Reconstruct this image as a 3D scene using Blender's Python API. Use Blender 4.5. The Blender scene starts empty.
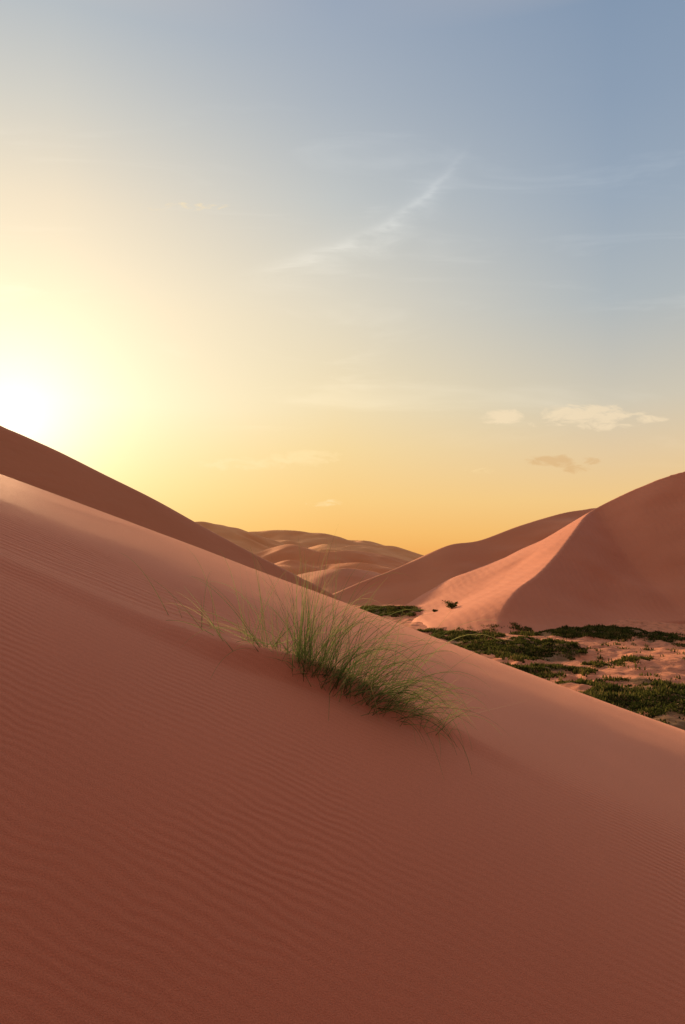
import bpy, math, random
import numpy as np
random.seed(7); rng=np.random.default_rng(11)
sc=bpy.context.scene
# ---------------------------------------------------------------- helpers
def hash2(ix,iy,seed):
    n=(ix.astype(np.int64)*374761393+iy.astype(np.int64)*668265263+seed*1442695041)&0xffffffff
    n=((n^(n>>13))*1274126177)&0xffffffff
    n=n^(n>>16)
    return (n&0xffffff)/float(0xffffff)
def vnoise(x,y,seed=0):
    ix=np.floor(x);iy=np.floor(y);fx=x-ix;fy=y-iy
    fx=fx*fx*fx*(fx*(fx*6-15)+10);fy=fy*fy*fy*(fy*(fy*6-15)+10)
    a=hash2(ix,iy,seed);b=hash2(ix+1,iy,seed);c=hash2(ix,iy+1,seed);d=hash2(ix+1,iy+1,seed)
    return (a*(1-fx)+b*fx)*(1-fy)+(c*(1-fx)+d*fx)*fy
def fbm(x,y,seed=0,oct=4):
    s=0;a=.5;
    for i in range(oct):
        s=s+a*(vnoise(x,y,seed+i*17)-.5)*2; x=x*2.03+3.1;y=y*2.03-1.7;a*=.5
    return s
def sstep(a,b,x):
    t=np.clip((x-a)/(b-a),0,1); return t*t*(3-2*t)
FLOOR=-15.0
def grid_mesh(name,X,Y,Z,mat,attr=None):
    n,m=X.shape
    co=np.stack([X,Y,Z],-1).reshape(-1,3).astype(np.float32)
    i=np.arange(n-1)[:,None]*m+np.arange(m-1)[None,:]
    f=np.stack([i,i+1,i+m+1,i+m],-1).reshape(-1,4)
    me=bpy.data.meshes.new(name)
    me.vertices.add(len(co));me.vertices.foreach_set('co',co.ravel())
    me.loops.add(f.size);me.loops.foreach_set('vertex_index',f.ravel().astype(np.int32))
    me.polygons.add(len(f));me.polygons.foreach_set('loop_start',(np.arange(len(f))*4).astype(np.int32))
    me.polygons.foreach_set('loop_total',np.full(len(f),4,np.int32))
    me.polygons.foreach_set('use_smooth',np.ones(len(f),bool))
    me.update();me.validate()
    if attr is not None:
        a=me.attributes.new('veg','FLOAT','POINT');a.data.foreach_set('value',attr.ravel().astype(np.float32))
    ob=bpy.data.objects.new(name,me);sc.collection.objects.link(ob);me.materials.append(mat)
    return ob

# ---------------------------------------------------------------- node helper
class N:
    def __init__(s,nt): s.nt=nt
    def node(s,t,**k):
        n=s.nt.nodes.new(t)
        for a,b in k.items(): setattr(n,a,b)
        return n
    def lk(s,a,b): s.nt.links.new(a,b)
    def m(s,op,a,b=None,c=None,clamp=False):
        n=s.node('ShaderNodeMath',operation=op,use_clamp=clamp)
        for i,v in enumerate((a,b,c)):
            if v is None: continue
            if isinstance(v,(int,float)): n.inputs[i].default_value=v
            else: s.lk(v,n.inputs[i])
        return n.outputs[0]
    def mix(s,f,a,b,bt='MIX'):
        n=s.node('ShaderNodeMix',data_type='RGBA',blend_type=bt)
        for i,v in ((0,f),(6,a),(7,b)):
            if isinstance(v,(int,float)): n.inputs[i].default_value=v
            elif isinstance(v,tuple): n.inputs[i].default_value=(*v,1) if len(v)==3 else v
            else: s.lk(v,n.inputs[i])
        return n.outputs[2]
    def maprange(s,v,a,b,c=0.,d=1.,smooth=True):
        n=s.node('ShaderNodeMapRange');n.interpolation_type='SMOOTHSTEP' if smooth else 'LINEAR'
        s.lk(v,n.inputs[0])
        for i,q in enumerate((a,b,c,d)): n.inputs[i+1].default_value=q
        return n.outputs[0]
    def ramp(s,v,stops):
        n=s.node('ShaderNodeValToRGB');cr=n.color_ramp
        while len(cr.elements)>1: cr.elements.remove(cr.elements[-1])
        cr.elements[0].position=stops[0][0];cr.elements[0].color=(*stops[0][1],1)
        for p,c in stops[1:]:
            e=cr.elements.new(p);e.color=(*c,1)
        cr.interpolation='LINEAR';s.lk(v,n.inputs[0]);return n.outputs[0]
    def noise(s,vec,scale,detail=3,rough=.5,dist=0.):
        n=s.node('ShaderNodeTexNoise');n.inputs['Scale'].default_value=scale
        n.inputs['Detail'].default_value=detail;n.inputs['Roughness'].default_value=rough
        n.inputs['Distortion'].default_value=dist
        if vec is not None: s.lk(vec,n.inputs['Vector'])
        return n.outputs['Fac']
    def mapping(s,vec,loc=(0,0,0),rot=(0,0,0),scale=(1,1,1)):
        n=s.node('ShaderNodeMapping');s.lk(vec,n.inputs[0])
        n.inputs[1].default_value=loc;n.inputs[2].default_value=rot;n.inputs[3].default_value=scale
        return n.outputs[0]
def lin(c):
    return tuple(((v/255)/12.92 if v/255<=.04045 else ((v/255+.055)/1.055)**2.4) for v in c)

# ---------------------------------------------------------------- sun direction
SAZ=math.radians(-25.5); SEL=math.radians(10.4)
S=(math.sin(SAZ)*math.cos(SEL),math.cos(SAZ)*math.cos(SEL),math.sin(SEL))

# ---------------------------------------------------------------- sky
w=bpy.data.worlds.new("World");sc.world=w;w.use_nodes=True
nt=w.node_tree;nt.nodes.clear();n=N(nt)
tc=n.node('ShaderNodeTexCoord').outputs['Generated']
sp=n.node('ShaderNodeSeparateXYZ');n.lk(tc,sp.inputs[0]);x,y,z=sp.outputs
hl=n.m('SQRT',n.m('ADD',n.m('ADD',n.m('MULTIPLY',x,x),n.m('MULTIPLY',y,y)),1e-5))
ca=n.m('DIVIDE',n.m('ADD',n.m('MULTIPLY',x,math.sin(SAZ)),n.m('MULTIPLY',y,math.cos(SAZ))),hl)
az=n.m('MULTIPLY',n.m('ARCCOSINE',n.m('MINIMUM',n.m('MAXIMUM',ca,-1.),1.)),180/math.pi)
zz=n.m('MAXIMUM',z,0.)
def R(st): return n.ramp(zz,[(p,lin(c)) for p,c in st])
ZFILL=[(.72,(208,192,184)),(.82,(248,222,196)),(.92,(206,172,156)),(1,(130,110,110))]  # warm bright band added in the unseen upper sky to light the foreground
rl=R([(0,(254,186,94)),(.05,(255,206,116)),(.11,(255,224,150)),(.212,(255,240,198)),(.332,(252,232,192)),(.438,(234,219,192)),(.528,(205,203,194)),(.604,(178,186,192))]+ZFILL)
rc=R([(0,(240,166,80)),(.04,(246,187,102)),(.088,(246,202,126)),(.159,(243,213,153)),(.228,(238,219,178)),(.356,(219,211,192)),(.466,(191,195,194)),(.558,(167,177,188)),(.634,(151,165,184))]+ZFILL)
rr=R([(0,(240,166,84)),(.029,(241,185,106)),(.082,(240,199,134)),(.149,(226,200,160)),(.214,(207,198,178)),(.336,(174,182,186)),(.442,(153,168,184)),(.533,(139,157,179)),(.609,(130,150,175))]+ZFILL)
rb=R([(0,(90,52,44)),(.1,(98,60,52)),(.25,(92,64,60)),(.5,(86,68,70)),(.8,(100,84,86)),(1,(130,110,110))])  # unseen sky behind camera, kept dark so the lower near slope falls off
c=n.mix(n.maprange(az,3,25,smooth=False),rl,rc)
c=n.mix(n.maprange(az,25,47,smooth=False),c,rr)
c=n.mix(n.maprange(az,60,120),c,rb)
dt=n.m('ADD',n.m('ADD',n.m('MULTIPLY',x,S[0]),n.m('MULTIPLY',y,S[1])),n.m('MULTIPLY',z,S[2]))
ang=n.m('MULTIPLY',n.m('ARCCOSINE',n.m('MINIMUM',dt,1.)),180/math.pi)
def glow(sig,amp,col,pw=1.):
    q=n.m('DIVIDE',ang,sig)
    if pw!=1.: q=n.m('POWER',q,pw)
    e=n.m('MULTIPLY',n.m('EXPONENT',n.m('MULTIPLY',q,-1.)),amp)
    v=n.node('ShaderNodeVectorMath',operation='SCALE');v.inputs[0].default_value=col;n.lk(e,v.inputs['Scale']);return v.outputs[0]
yp=n.m('MAXIMUM',y,.02)
u=n.m('DIVIDE',x,yp);v=n.m('DIVIDE',z,yp)
cmb=n.node('ShaderNodeCombineXYZ');n.lk(u,cmb.inputs[0]);n.lk(v,cmb.inputs[1]);uv=cmb.outputs[0]
front=n.maprange(y,.1,.3)
def sq(a): return n.m('MULTIPLY',a,a)
up=n.m('MAXIMUM',u,0.)
vc=n.m('ADD',n.m('ADD',n.m('MULTIPLY',u,.31),.461),n.m('MULTIPLY',sq(up),2.6))
wn=n.noise(n.mapping(uv,rot=(0,0,-.45),scale=(6,26,1)),1.,4,.65,.8)
dv=n.m('ADD',n.m('SUBTRACT',v,vc),n.m('MULTIPLY',n.m('SUBTRACT',wn,.5),.06))
core=n.m('EXPONENT',n.m('MULTIPLY',sq(n.m('DIVIDE',dv,.008)),-1.))
halo=n.m('EXPONENT',n.m('MULTIPLY',sq(n.m('DIVIDE',n.m('ADD',dv,.012),.03)),-1.))
win=n.m('MULTIPLY',n.maprange(u,-.19,.0),n.maprange(u,.2,.1))
wsp=n.m('MULTIPLY',n.m('MULTIPLY',n.m('ADD',n.m('MULTIPLY',core,.075),n.m('MULTIPLY',halo,.06)),win),n.maprange(wn,.3,.7,.15,1.3))
cn=n.noise(n.mapping(uv,rot=(0,0,-.35),scale=(1.6,9,1)),1.6,4,.6,.8)
cir=n.m('MULTIPLY',n.m('MULTIPLY',n.maprange(cn,.52,.78),.07),n.m('MULTIPLY',n.maprange(v,.05,.25),n.maprange(v,.75,.5)))
def ell(cx,cy,rx,ry,amp):
    a=n.m('ADD',sq(n.m('DIVIDE',n.m('SUBTRACT',u,cx),rx)),sq(n.m('DIVIDE',n.m('SUBTRACT',v,cy),ry)))
    return n.m('MULTIPLY',n.maprange(a,1.6,0.),amp)
pn=n.noise(n.mapping(uv,scale=(1,2.6,1)),30,4,.65,.6)
def dens(lst):
    t=None
    for e in lst:
        q=ell(*e);t=q if t is None else n.m('MAXIMUM',t,q)
    return n.m('MULTIPLY',n.maprange(n.m('ADD',t,n.m('MULTIPLY',n.m('SUBTRACT',pn,.5),2.6)),.35,1.15),n.maprange(t,0.,.3))
def P(px,py): return ((px-342.5)/683,(560-py)/683)
lc=dens([(*P(503,417),.036,.014,1.),(*P(588,414),.085,.016,1.),(*P(600,425),.055,.010,.8),(*P(545,424),.03,.006,.6),(*P(650,419),.030,.007,.9)])
dc=dens([(*P(552,461),.045,.010,1.),(*P(576,469),.025,.009,.8),(*P(590,461),.022,.007,.6)])
hc=dens([(*P(245,464),.075,.011,.85),(*P(305,458),.06,.014,.9),(*P(325,503),.03,.006,.7),(*P(180,207),.09,.008,.45),(*P(480,470),.03,.007,.5)])
add=n.m('MULTIPLY',n.m('ADD',wsp,cir),front)
av=n.node('ShaderNodeVectorMath',operation='SCALE');av.inputs[0].default_value=(1,.95,.85);n.lk(add,av.inputs['Scale'])
c=n.mix(1.,c,av.outputs[0],'ADD')
c=n.mix(n.m('MULTIPLY',n.m('MULTIPLY',lc,front),.6),c,lin((250,226,188)))
c=n.mix(n.m('MULTIPLY',n.m('MULTIPLY',dc,front),.5),c,lin((214,168,112)))
c=n.mix(n.m('MULTIPLY',n.m('MULTIPLY',hc,front),.6),c,lin((255,226,168)))
c=n.mix(1.,c,glow(4.2,.85,(1,.86,.68)),'ADD')
c=n.mix(1.,c,glow(13.,.20,(1,.80,.60)),'ADD')
sky=n.node('ShaderNodeTexSky');sky.sky_type='NISHITA';sky.sun_disc=False
sky.sun_elevation=SEL;sky.sun_rotation=SAZ;sky.dust_density=2.
bg1=n.node('ShaderNodeBackground');n.lk(sky.outputs[0],bg1.inputs[0]);bg1.inputs[1].default_value=.001
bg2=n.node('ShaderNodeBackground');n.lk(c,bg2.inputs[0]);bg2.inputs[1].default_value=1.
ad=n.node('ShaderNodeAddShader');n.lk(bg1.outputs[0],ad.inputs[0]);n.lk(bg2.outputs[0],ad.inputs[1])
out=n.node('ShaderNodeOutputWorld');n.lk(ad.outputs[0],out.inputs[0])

# ---------------------------------------------------------------- sun
ld=bpy.data.lights.new('sun','SUN');ld.energy=5.;ld.angle=math.radians(3);ld.color=(1,.60,.31)
so=bpy.data.objects.new('sun',ld);sc.collection.objects.link(so)
from mathutils import Vector
so.rotation_euler=Vector((-S[0],-S[1],-S[2])).to_track_quat('-Z','Y').to_euler()
so.location=(-40,80,40)

# ---------------------------------------------------------------- sand materials
def sand(name,base,near=False,veg=False,bs=.25,wave=.03,bd=.22,spec=.25,sheen=.12,rough=.7):
    mt=bpy.data.materials.new(name);mt.use_nodes=True;nt=mt.node_tree;nt.nodes.clear();n=N(nt)
    tc=n.node('ShaderNodeTexCoord').outputs['Object']
    b=n.node('ShaderNodeBsdfPrincipled');b.inputs['Roughness'].default_value=rough
    b.inputs['Specular IOR Level'].default_value=spec
    b.inputs['Specular Tint'].default_value=(1,.68,.52,1)
    b.inputs['Sheen Weight'].default_value=sheen;b.inputs['Sheen Roughness'].default_value=.5
    b.inputs['Sheen Tint'].default_value=(1,.56,.40,1)
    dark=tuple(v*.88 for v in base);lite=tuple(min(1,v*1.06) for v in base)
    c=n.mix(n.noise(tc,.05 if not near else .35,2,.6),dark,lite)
    if near:
        g=n.noise(tc,110,2,.75)
        c=n.mix(n.maprange(g,.32,.66,0,1),n.mix(1.,c,(.84,.81,.80),'MULTIPLY'),c)
        mp=n.mapping(tc,rot=(0,0,math.radians(7)))
        wv=n.node('ShaderNodeTexWave',wave_type='BANDS',bands_direction='Y',wave_profile='SIN')
        n.lk(mp,wv.inputs['Vector']);wv.inputs['Scale'].default_value=4.6;wv.inputs['Distortion'].default_value=8.
        wv.inputs['Detail'].default_value=2.;wv.inputs['Detail Scale'].default_value=.4;wv.inputs['Detail Roughness'].default_value=.5
        msk=n.maprange(n.noise(tc,.45,1),.36,.62,.25,1.)
        h=n.m('ADD',n.m('MULTIPLY',n.m('MULTIPLY',wv.outputs['Fac'],msk),.0034),n.m('MULTIPLY',g,.0045))
        b1=n.node('ShaderNodeBump');b1.inputs['Distance'].default_value=1.;n.lk(h,b1.inputs['Height'])
        n.lk(b1.outputs[0],b.inputs['Normal'])
    else:
        h=n.m('MULTIPLY',n.noise(tc,bs,5,.6),bd)
        if wave:
            wv=n.node('ShaderNodeTexWave',wave_type='BANDS',bands_direction='X',wave_profile='SIN')
            n.lk(tc,wv.inputs['Vector']);wv.inputs['Scale'].default_value=.16;wv.inputs['Distortion'].default_value=9.
            wv.inputs['Detail'].default_value=2.;wv.inputs['Detail Scale'].default_value=.3
            h=n.m('ADD',h,n.m('MULTIPLY',wv.outputs['Fac'],wave))
        b1=n.node('ShaderNodeBump');b1.inputs['Distance'].default_value=1.;n.lk(h,b1.inputs['Height'])
        n.lk(b1.outputs[0],b.inputs['Normal'])
    if veg:
        a=n.node('ShaderNodeAttribute');a.attribute_name='veg'
        gn=n.noise(tc,.45,4,.7)
        f=n.maprange(n.m('ADD',a.outputs['Fac'],n.m('MULTIPLY',n.m('SUBTRACT',gn,.5),2.2)),.42,.82)
        c=n.mix(n.m('MULTIPLY',f,.8),c,n.mix(gn,(.05,.055,.018),(.13,.125,.05)))
        l=n.maprange(n.noise(tc,.8,4,.75),.50,.64)
        c=n.mix(n.m('MULTIPLY',l,.5),c,(.17,.08,.04))
    n.lk(c,b.inputs['Base Color'])
    o=n.node('ShaderNodeOutputMaterial');n.lk(b.outputs[0],o.inputs[0]);return mt
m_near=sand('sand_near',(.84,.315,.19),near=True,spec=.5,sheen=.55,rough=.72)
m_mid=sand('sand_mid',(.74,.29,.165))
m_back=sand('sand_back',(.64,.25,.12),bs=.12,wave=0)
m_dist_haze=sand('sand_distant_haze_tint',(.80,.33,.14),bs=.08,wave=0,bd=.4,sheen=.05,spec=.1)  # base colour lightened with distance, painting in some haze
m_far_haze=sand('sand_far_haze_tint',(.93,.46,.19),bs=.05,wave=0,bd=.6,sheen=.05,spec=.1)  # lighter, yellower base colour stands in for atmospheric haze
m_floor=sand('sand_floor',(.76,.32,.18),veg=True,bs=.5,wave=0,bd=.35,spec=.1,sheen=.05)

# ---------------------------------------------------------------- foreground dune
ky=np.array([-60,-40,-10,0,2.5,3.5,4.5,5.5,6.6,7.2,8.5,10,13,18,22,27,34,42,120.])
kg=np.array([.0,.1,.4,.7,.76,.72,.53,.37,.25,.11,.06,.035,.005,-.03,-.062,-.15,-.36,-.5,-.5])
YS=np.linspace(-60,120,18001);G=np.interp(YS,ky,kg)
G=np.convolve(np.pad(G,40,'edge'),np.ones(81)/81,'valid')
F=np.cumsum(G)*(YS[1]-YS[0]);F=F-np.interp(7.,YS,F)-1.39
def hA(x,y):
    f=np.interp(y,YS,F)
    xx=60*np.tanh(x/60)
    z=f-.38*xx
    near=sstep(60,20,np.hypot(x,y))
    z=z+near*.05*fbm(x*.22,y*.16,3,3)
    yl=7.0+.10*np.sin(x*1.3+.5)+.18*fbm(x*.9,x*0+4.2,9,2)
    amt=.15*np.exp(-((x+.1)/1.3)**2)+.045*sstep(2.2,-.5,x)*sstep(-14,-4,x)
    d=y-yl
    z=z+amt*(sstep(-.38,.05,d)*np.exp(-np.maximum(d,0)/1.3))
    rm=sstep(0,.5,d)*sstep(5.,1.5,d)*sstep(1.5,-1.5,x)*sstep(-12,-5,x)
    ph=(y+.05*x+.10*fbm(x*.7,y*.7,21,2))*2*math.pi/.17
    z=z+rm*.007*np.sin(ph)
    return z
xs=np.concatenate([np.linspace(-110,-14,130)[:-1],np.linspace(-14,14,600),np.linspace(14,90,120)[1:]])
ys=np.concatenate([np.linspace(-50,1,60)[:-1],np.linspace(1,12,560),np.linspace(12,30,230)[1:],np.linspace(30,110,110)[1:]])
X,Y=np.meshgrid(xs,ys)
grid_mesh('sand_dune',X,Y,np.maximum(hA(X,Y),FLOOR-3),m_near)

# ---------------------------------------------------------------- crest-built dunes
def resample(P,k):
    P=np.array(P,float);out=[]
    Q=np.vstack([2*P[0]-P[1],P,2*P[-1]-P[-2]])
    for i in range(1,len(Q)-2):
        t=np.linspace(0,1,k,endpoint=False)[:,None]
        p0,p1,p2,p3=Q[i-1:i+3]
        out.append(.5*((2*p1)+(-p0+p2)*t+(2*p0-5*p1+4*p2-p3)*t**2+(-p0+3*p1-3*p2+p3)*t**3))
    out.append(P[-1:]);return np.vstack(out)
class Dune:
    def __init__(s,P,mL,mR,k=20,toe=3.,wob=0.,up=0.,wf=.03,sc_=1.):
        s.C=resample(np.array(P,float)*sc_,k);s.C[:,2]+=up;T=np.gradient(s.C[:,:2],axis=0);s.T=T/np.linalg.norm(T,axis=1)[:,None]
        s.mL=mL;s.mR=mR;s.toe=toe;s.wob=wob;s.wf=wf
    def raw(s,x,y):
        sh=x.shape;x=x.ravel();y=y.ravel();best=np.full(x.shape,-1e9);dm=np.full(x.shape,1e9)
        for q,t in zip(s.C,s.T):
            dx=x-q[0];dy=y-q[1];d=np.sqrt(dx*dx+dy*dy)+1e-6
            side=(t[0]*dy-t[1]*dx)/d
            m=(s.mL+s.mR)/2+(s.mL-s.mR)/2*side
            h=q[2]-m*d
            np.maximum(best,h,out=best);np.minimum(dm,d,out=dm)
        return best.reshape(sh),dm.reshape(sh)
    def h(s,x,y):
        z,d=s.raw(x,y)
        z=z+s.wob*fbm(x*s.wf,y*s.wf,5,3)*np.clip(d/15,0,1)
        k=s.toe;a=(z-(FLOOR-.6))/k
        z2=(FLOOR-.6)+k*np.where(a>30,a,np.log1p(np.exp(np.minimum(a,30))))
        return z2-k*.12,d
def blur(Z,it):
    for _ in range(it):
        P=np.pad(Z,1,'edge');Z=(P[:-2,1:-1]+P[2:,1:-1]+P[1:-1,:-2]+P[1:-1,2:]+4*Z)/8
    return Z
def build(name,D,x0,x1,y0,y1,st,mat,it=12,cw=2.5,fin=1):
    X,Y=np.meshgrid(np.arange(x0,x1+st,st),np.arange(y0,y1+st,st))
    Z,d=D.h(X,Y);B=blur(Z,it);wt=np.clip((d-cw*.3)/cw,0,1);Z=Z*(1-wt)+B*wt
    Z=blur(Z,fin)
    Z=np.where(Z<FLOOR+.4,Z-1.0*np.clip((FLOOR+.4-Z)/.4,0,1),Z)
    e=np.minimum(np.minimum(X-x0,x1-X),np.minimum(Y-y0,y1-Y))
    Z=Z-6*np.clip(1-e/12,0,1)**2
    return grid_mesh(name,X,Y,Z,mat)
DB=Dune([(-110,62,20),(-70,55,20),(-43.4,50,16),(-30.4,47,12),(-23.1,46,8.9),(-19.7,46,7.4),(-16.3,46,5.7),(-12.96,46,4.04),(-9.6,46,2.16),(-6.2,46,.34),(-2.9,46,-1.35),(-.8,45,-2.44),(3.7,44,-5.15),(8.5,42,-8.6)],.64,.64,up=.8,sc_=1.75)
DC=Dune([(31.4,138,-15.5),(33,143,-13),(36.3,150,-9.4),(41,158,-6.5),(49.2,170,-3),(59.9,188,2.75),(69.8,205,9.),(78,220,13.8),(86,231,17.6),(101,235,24.5),(116.3,234,30.2),(140.6,232,35.4),(169,230,36),(210,226,30),(250,226,18)],.50,.64,wob=3.2,up=.4)
DD=Dune([(-4.2,230,-13),(6.1,240,-8.2),(19.2,250,-3.4),(29.5,260,.6),(42.5,270,5.9),(55.4,275,7.9),(74,285,14.2),(94,295,19.9),(106,300,22),(116,303,23),(150,310,22),(200,315,16)],.5,.36,wob=3.5,up=.6)
E1=Dune([(-260,610,10),(-205,590,20),(-165,590,31),(-121,610,32.5),(-100.6,590,27),(-78,560,17.6),(-55,570,7),(-28,560,-4)],.45,.27,wob=9,wf=.018,toe=5,up=1)
E2=Dune([(-190,800,8),(-152,800,17.6),(-116,815,29.5),(-85,800,34.5),(-50,780,33),(-20,795,27),(3,810,23.8),(32,795,21.5),(50,770,13),(73,780,5),(114,790,-6)],.45,.25,wob=10,wf=.016,toe=5,up=1)
E3=Dune([(-90,500,-6),(-72,490,1),(-53,500,8),(-36,480,11),(-16,455,5.5),(5.3,470,6.6),(26,490,4.2),(47,490,-1),(66,500,-8)],.4,.34,wob=4.5,toe=4,up=.6)
E4=Dune([(-40,350,-13),(-31,345,-10),(-16,340,-6.0),(1.2,330,-4.0),(16,345,-6.0),(29,350,-11)],.35,.30,wob=2,toe=2,up=.3)
E5=Dune([(-60,680,2),(-40,670,10),(-18,640,15.5),(-4,620,12),(12,640,14.5),(34,660,12),(55,650,3),(75,650,-6)],.4,.33,wob=5,toe=4,wf=.02)
E6=Dune([(-62,420,-8),(-45,415,-3.),(-30,395,.6),(-18,400,-3.5),(-6,410,-2.),(12,400,-1.2),(28,410,-5),(40,415,-11)],.38,.32,wob=3,toe=3)
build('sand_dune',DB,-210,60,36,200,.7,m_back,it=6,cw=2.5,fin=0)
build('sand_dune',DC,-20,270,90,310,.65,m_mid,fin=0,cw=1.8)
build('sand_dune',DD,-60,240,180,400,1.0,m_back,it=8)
build('sand_dune',E1,-330,60,440,720,2.,m_far_haze,it=3,cw=6,fin=0)
build('sand_dune',E2,-290,190,600,920,2.2,m_far_haze,it=3,cw=6,fin=0)
build('sand_dune',E3,-150,130,370,580,1.4,m_dist_haze,it=3,cw=5,fin=0)
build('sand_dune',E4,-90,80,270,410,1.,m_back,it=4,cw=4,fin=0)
build('sand_dune',E5,-140,150,520,760,1.6,m_far_haze,it=3,cw=5,fin=0)
build('sand_dune',E6,-120,100,320,480,1.2,m_dist_haze,it=3,cw=5,fin=0)

# ---------------------------------------------------------------- valley floor / ground
patches=[(12,197,11,12,1.),(24,139,10,6,.9),(52,134,19,7,1.),(60,127,8,4,.7),(31,112,12,11,1.),(40,99,7,4,.6),(29,68,9,8,1.1),(39,74,9,5,1.),(34.5,83,5,2.5,.75),(22,118,7,6,.9),(24,128,8,5,.8),(26,57,6,7,.9),(46,114,5,2.5,.6),(28,91,7,5,.95),(35,94,6,3,.7),(28,82,5,3,.8)]
def vegmask(x,y):
    t=np.zeros_like(x)
    x=x+5*fbm(x*.12,y*.12,91,3);y=y+6*fbm(x*.12+9,y*.12,95,3)
    for cx,cy,rx,ry,a in patches:
        q=((x-cx)/rx)**2+((y-cy)/ry)**2
        t=np.maximum(t,a*np.clip(1.25-q,0,1))
    return t
def hG(x,y):
    r=np.hypot(x,y)
    val=sstep(20,50,r)*sstep(330,230,r)
    z=FLOOR+val*(1.6*fbm(x*.06,y*.05,31,4)+.8*np.abs(fbm(x*.22,y*.22,41,3)))
    z=z+vegmask(x,y)*.5*vnoise(x*.5,y*.5,77)
    z=z+sstep(300,900,r)*(7*fbm(x*.004,y*.004,51,5)-1)*sstep(6000,2500,r)
    return z
azs=np.radians(np.concatenate([np.linspace(-180,-42,110)[:-1],np.linspace(-42,45,800),np.linspace(45,180,110)[1:]]))
rs=np.concatenate([np.geomspace(2,50,30)[:-1],np.geomspace(50,300,420),np.geomspace(300,9000,160)[1:]])
A,Rr=np.meshgrid(azs,rs);X=Rr*np.sin(A);Y=Rr*np.cos(A)
grid_mesh('desert_ground',X,Y,hG(X,Y),m_floor,attr=vegmask(X,Y))

# ---------------------------------------------------------------- foliage meshes
def leafmat(name,cols,trans=.25):
    mt=bpy.data.materials.new(name);mt.use_nodes=True;nt=mt.node_tree;nt.nodes.clear();n=N(nt)
    a=n.node('ShaderNodeAttribute');a.attribute_name='tint'
    c=n.ramp(a.outputs['Fac'],[(i/(len(cols)-1),q) for i,q in enumerate(cols)])
    d=n.node('ShaderNodeBsdfDiffuse');n.lk(c,d.inputs[0])
    t=n.node('ShaderNodeBsdfTranslucent');n.lk(c,t.inputs[0])
    m1=n.node('ShaderNodeMixShader');m1.inputs[0].default_value=trans;n.lk(d.outputs[0],m1.inputs[1]);n.lk(t.outputs[0],m1.inputs[2])
    o=n.node('ShaderNodeOutputMaterial');n.lk(m1.outputs[0],o.inputs[0]);return mt
def poly_mesh(name,V,Fc,T,mat):
    me=bpy.data.meshes.new(name);me.from_pydata(V,[],Fc);me.update()
    a=me.attributes.new('tint','FLOAT','POINT');a.data.foreach_set('value',np.array(T,np.float32))
    me.materials.append(mat);ob=bpy.data.objects.new(name,me);sc.collection.objects.link(ob);return ob
m_veg=leafmat('scrub_leaf',[(.03,.038,.012),(.08,.105,.025),(.17,.17,.05),(.30,.21,.10)],.4)
m_grass=leafmat('grass_blade',[(.08,.13,.04),(.17,.25,.08),(.34,.40,.16),(.58,.48,.26)],.6)
def floorZ(x,y):
    zc,_=DC.h(x,y);return np.maximum(hG(x,y),zc-.2)
NV=150000
cx=rng.uniform(0,80,NV);cy=rng.uniform(48,210,NV)
mk=vegmask(cx,cy);cl=vnoise(cx*.28,cy*.2,61)*.5+vnoise(cx*.9,cy*.9,62)*.5
keep=(mk>0)&(rng.random(NV)<np.clip((mk*1.2+cl*1.7-1.5)*2.8,0,.9))
sp=(rng.random(NV)<.03)&(cy<128)&(cl>.58)
keep|=sp
cx=cx[keep];cy=cy[keep];cl=cl[keep];cz=floorZ(cx,cy)
k2=cz<FLOOR+1.8;cx=cx[k2];cy=cy[k2];cl=cl[k2];cz=cz[k2]
V=[];Fc=[];T=[]
for a,b,cc,q in zip(cx,cy,cz,cl):
    hgt=.12+1.4*max(0,q-.4)*random.random()+.2*q;tn=min(1,max(0,random.gauss(.05+.6*q,.2)))
    for k in range(5):
        th=random.uniform(0,6.283);le=random.uniform(.1,.6);wd=random.uniform(.05,.12)
        bx=a+random.gauss(0,.25);by=b+random.gauss(0,.25)
        tx=bx+math.cos(th)*le*hgt;ty=by+math.sin(th)*le*hgt;hz=cc+hgt*random.uniform(.5,1.1)
        px,py=-math.sin(th)*wd,math.cos(th)*wd
        i=len(V);V+= [(bx-px,by-py,cc-.05),(bx+px,by+py,cc-.05),(bx*.4+tx*.6+px*1.2,by*.4+ty*.6+py*1.2,cc*.4+hz*.6),(tx,ty,hz)]
        Fc+=[(i,i+1,i+2),(i,i+2,i+3)];t=min(1,max(0,tn+random.gauss(0,.12)));T+=[t*.7,t*.7,t,t]
poly_mesh('valley_scrub',V,Fc,T,m_veg)
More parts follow.
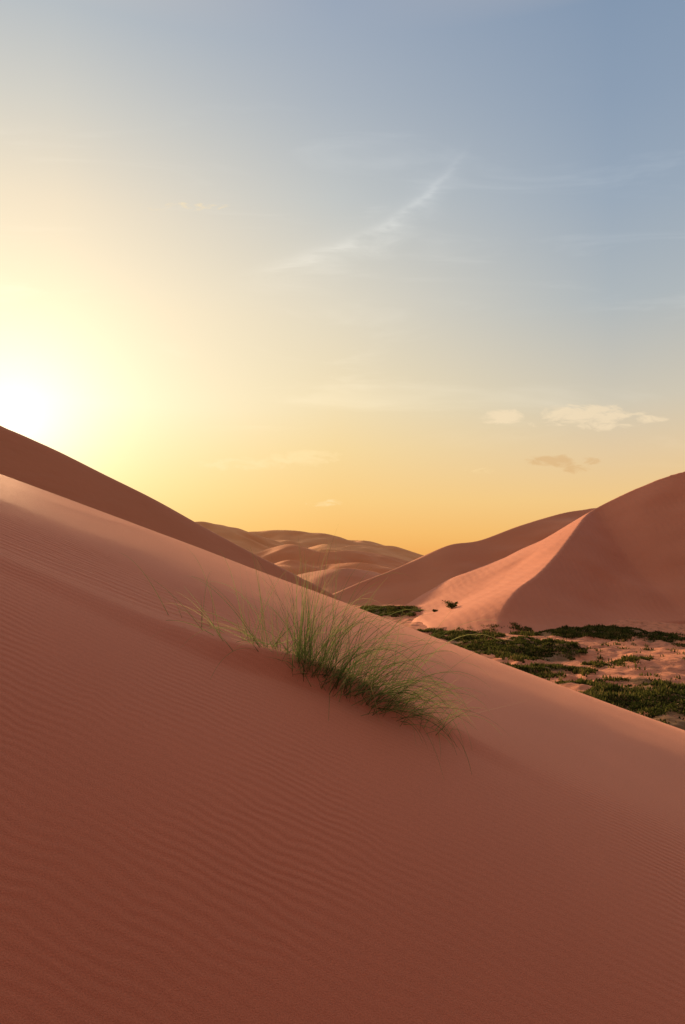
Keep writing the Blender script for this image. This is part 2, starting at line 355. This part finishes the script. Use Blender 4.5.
def shrub(x0,y0,r,hh,nleaf):
    z0=float(max(floorZ(np.array([x0]),np.array([y0]))[0],DC.h(np.array([x0]),np.array([y0]))[0][0]))
    V=[];Fc=[];T=[];stems=[]
    for s in range(9):
        th=random.uniform(0,6.28);e=random.uniform(.3,1.)
        end=(x0+math.cos(th)*r*.7*e,y0+math.sin(th)*r*.7*e,z0+hh*random.uniform(.55,.95));stems.append(end)
        i=len(V);w_=.05
        V+=[(x0-w_,y0,z0-.2),(x0+w_,y0,z0-.2),(end[0]+.015,end[1],end[2]),(end[0]-.015,end[1],end[2])]
        Fc.append((i,i+1,i+2,i+3));T+=[.05]*4
    for k in range(nleaf):
        e=random.choice(stems);f=random.uniform(.35,1.05)
        c=[x0+(e[0]-x0)*f+random.gauss(0,r*.2),y0+(e[1]-y0)*f+random.gauss(0,r*.2),z0+(e[2]-z0)*f+random.gauss(0,hh*.1)]
        c[2]=max(c[2],z0-.1)
        i=len(V);s=.13
        for _ in range(3): V.append(tuple(c[j]+random.gauss(0,s) for j in range(3)))
        Fc.append((i,i+1,i+2));t=min(1,max(0,random.gauss(.25,.15)));T+=[t]*3
    return poly_mesh('desert_shrub',V,Fc,T,m_veg)
for a in [(27.5,172,2.1,1.9,800),(24.5,181,.9,.7,200),(31,186,.6,.5,120)]:
    shrub(*a)

# ---------------------------------------------------------------- foreground grass tuft
V=[];Fc=[];T=[]
def hAq(x,y): return np.interp(y,YS,F)-.38*60*math.tanh(x/60)-.02
def blade(x0,y0,az_,el,L,w0,droop,tint):
    z0=float(hA(np.array([x0]),np.array([y0]))[0])-.03
    p=Vector((x0,y0,z0));d=Vector((math.cos(az_)*math.cos(el),math.sin(az_)*math.cos(el),math.sin(el)))
    n_=16;st=L/n_;sd=Vector((random.gauss(0,1),random.gauss(0,1),random.gauss(0,.4)))
    b=len(V)
    for i in range(n_+1):
        t=i/n_;s=d.cross(sd)
        if s.length<1e-4: s=Vector((1,0,0))
        s.normalize();ww=w0*(1-t**1.8)*.5+.0005
        V.append(tuple(p-s*ww));V.append(tuple(p+s*ww));T.extend([min(1,max(0,tint+.3*t-.15))]*2)
        if i: 
            j=b+2*i;Fc.append((j-2,j-1,j+1,j))
        p=p+d*st
        d=(d+Vector((0,0,-droop*st*(.3+1.6*t)))).normalized()
        gz=float(hAq(p.x,p.y))
        if p.z<gz+.01: p.z=gz+.01
def clump(cx,cy,n_,sx,sy,Lm,azm,azs_,elm,els,dr,tm=.4):
    for _ in range(n_):
        blade(random.gauss(cx,sx),random.gauss(cy,sy),random.gauss(azm,azs_),min(1.5,max(.1,random.gauss(elm,els))),max(.12,random.gauss(Lm,Lm*.28)),random.uniform(.003,.0068),abs(random.gauss(dr,dr*.5)),min(1,max(0,random.gauss(tm,.24))))
R0=math.radians
clump(-.38,7.05,130,.10,.10,.90,R0(60),1.6,1.25,.26,.8)
clump(-.15,7.0,150,.15,.10,.90,R0(10),1.1,1.0,.30,1.4)
clump(.12,6.95,170,.18,.10,.96,R0(0),.8,.8,.30,1.7)
clump(.42,6.9,120,.20,.08,.84,R0(-5),.7,.6,.3,1.8)
clump(-.72,7.12,55,.18,.10,.92,R0(145),1.1,.95,.38,1.0,.5)
clump(-1.15,7.2,28,.24,.10,.78,R0(150),1.0,.7,.35,.9,.6)
clump(.88,6.9,30,.22,.06,.55,R0(0),.7,.6,.3,1.6,.6)
clump(-.1,7.0,150,.42,.12,.32,R0(30),2.,.6,.3,1.5,.3)
poly_mesh('desert_grass_tuft',V,Fc,T,m_grass)

# ---------------------------------------------------------------- camera
cd=bpy.data.cameras.new('camera');cam=bpy.data.objects.new('camera',cd);sc.collection.objects.link(cam)
cd.sensor_fit='VERTICAL';cd.sensor_height=36;cd.sensor_width=24;cd.lens=24.01
cd.shift_y=48/1024;cd.clip_end=20000;cd.clip_start=.05
cam.location=(0,0,0);cam.rotation_euler=(math.pi/2,0,0);sc.camera=cam
sc.view_settings.view_transform='Standard';sc.view_settings.look='None';sc.view_settings.exposure=0
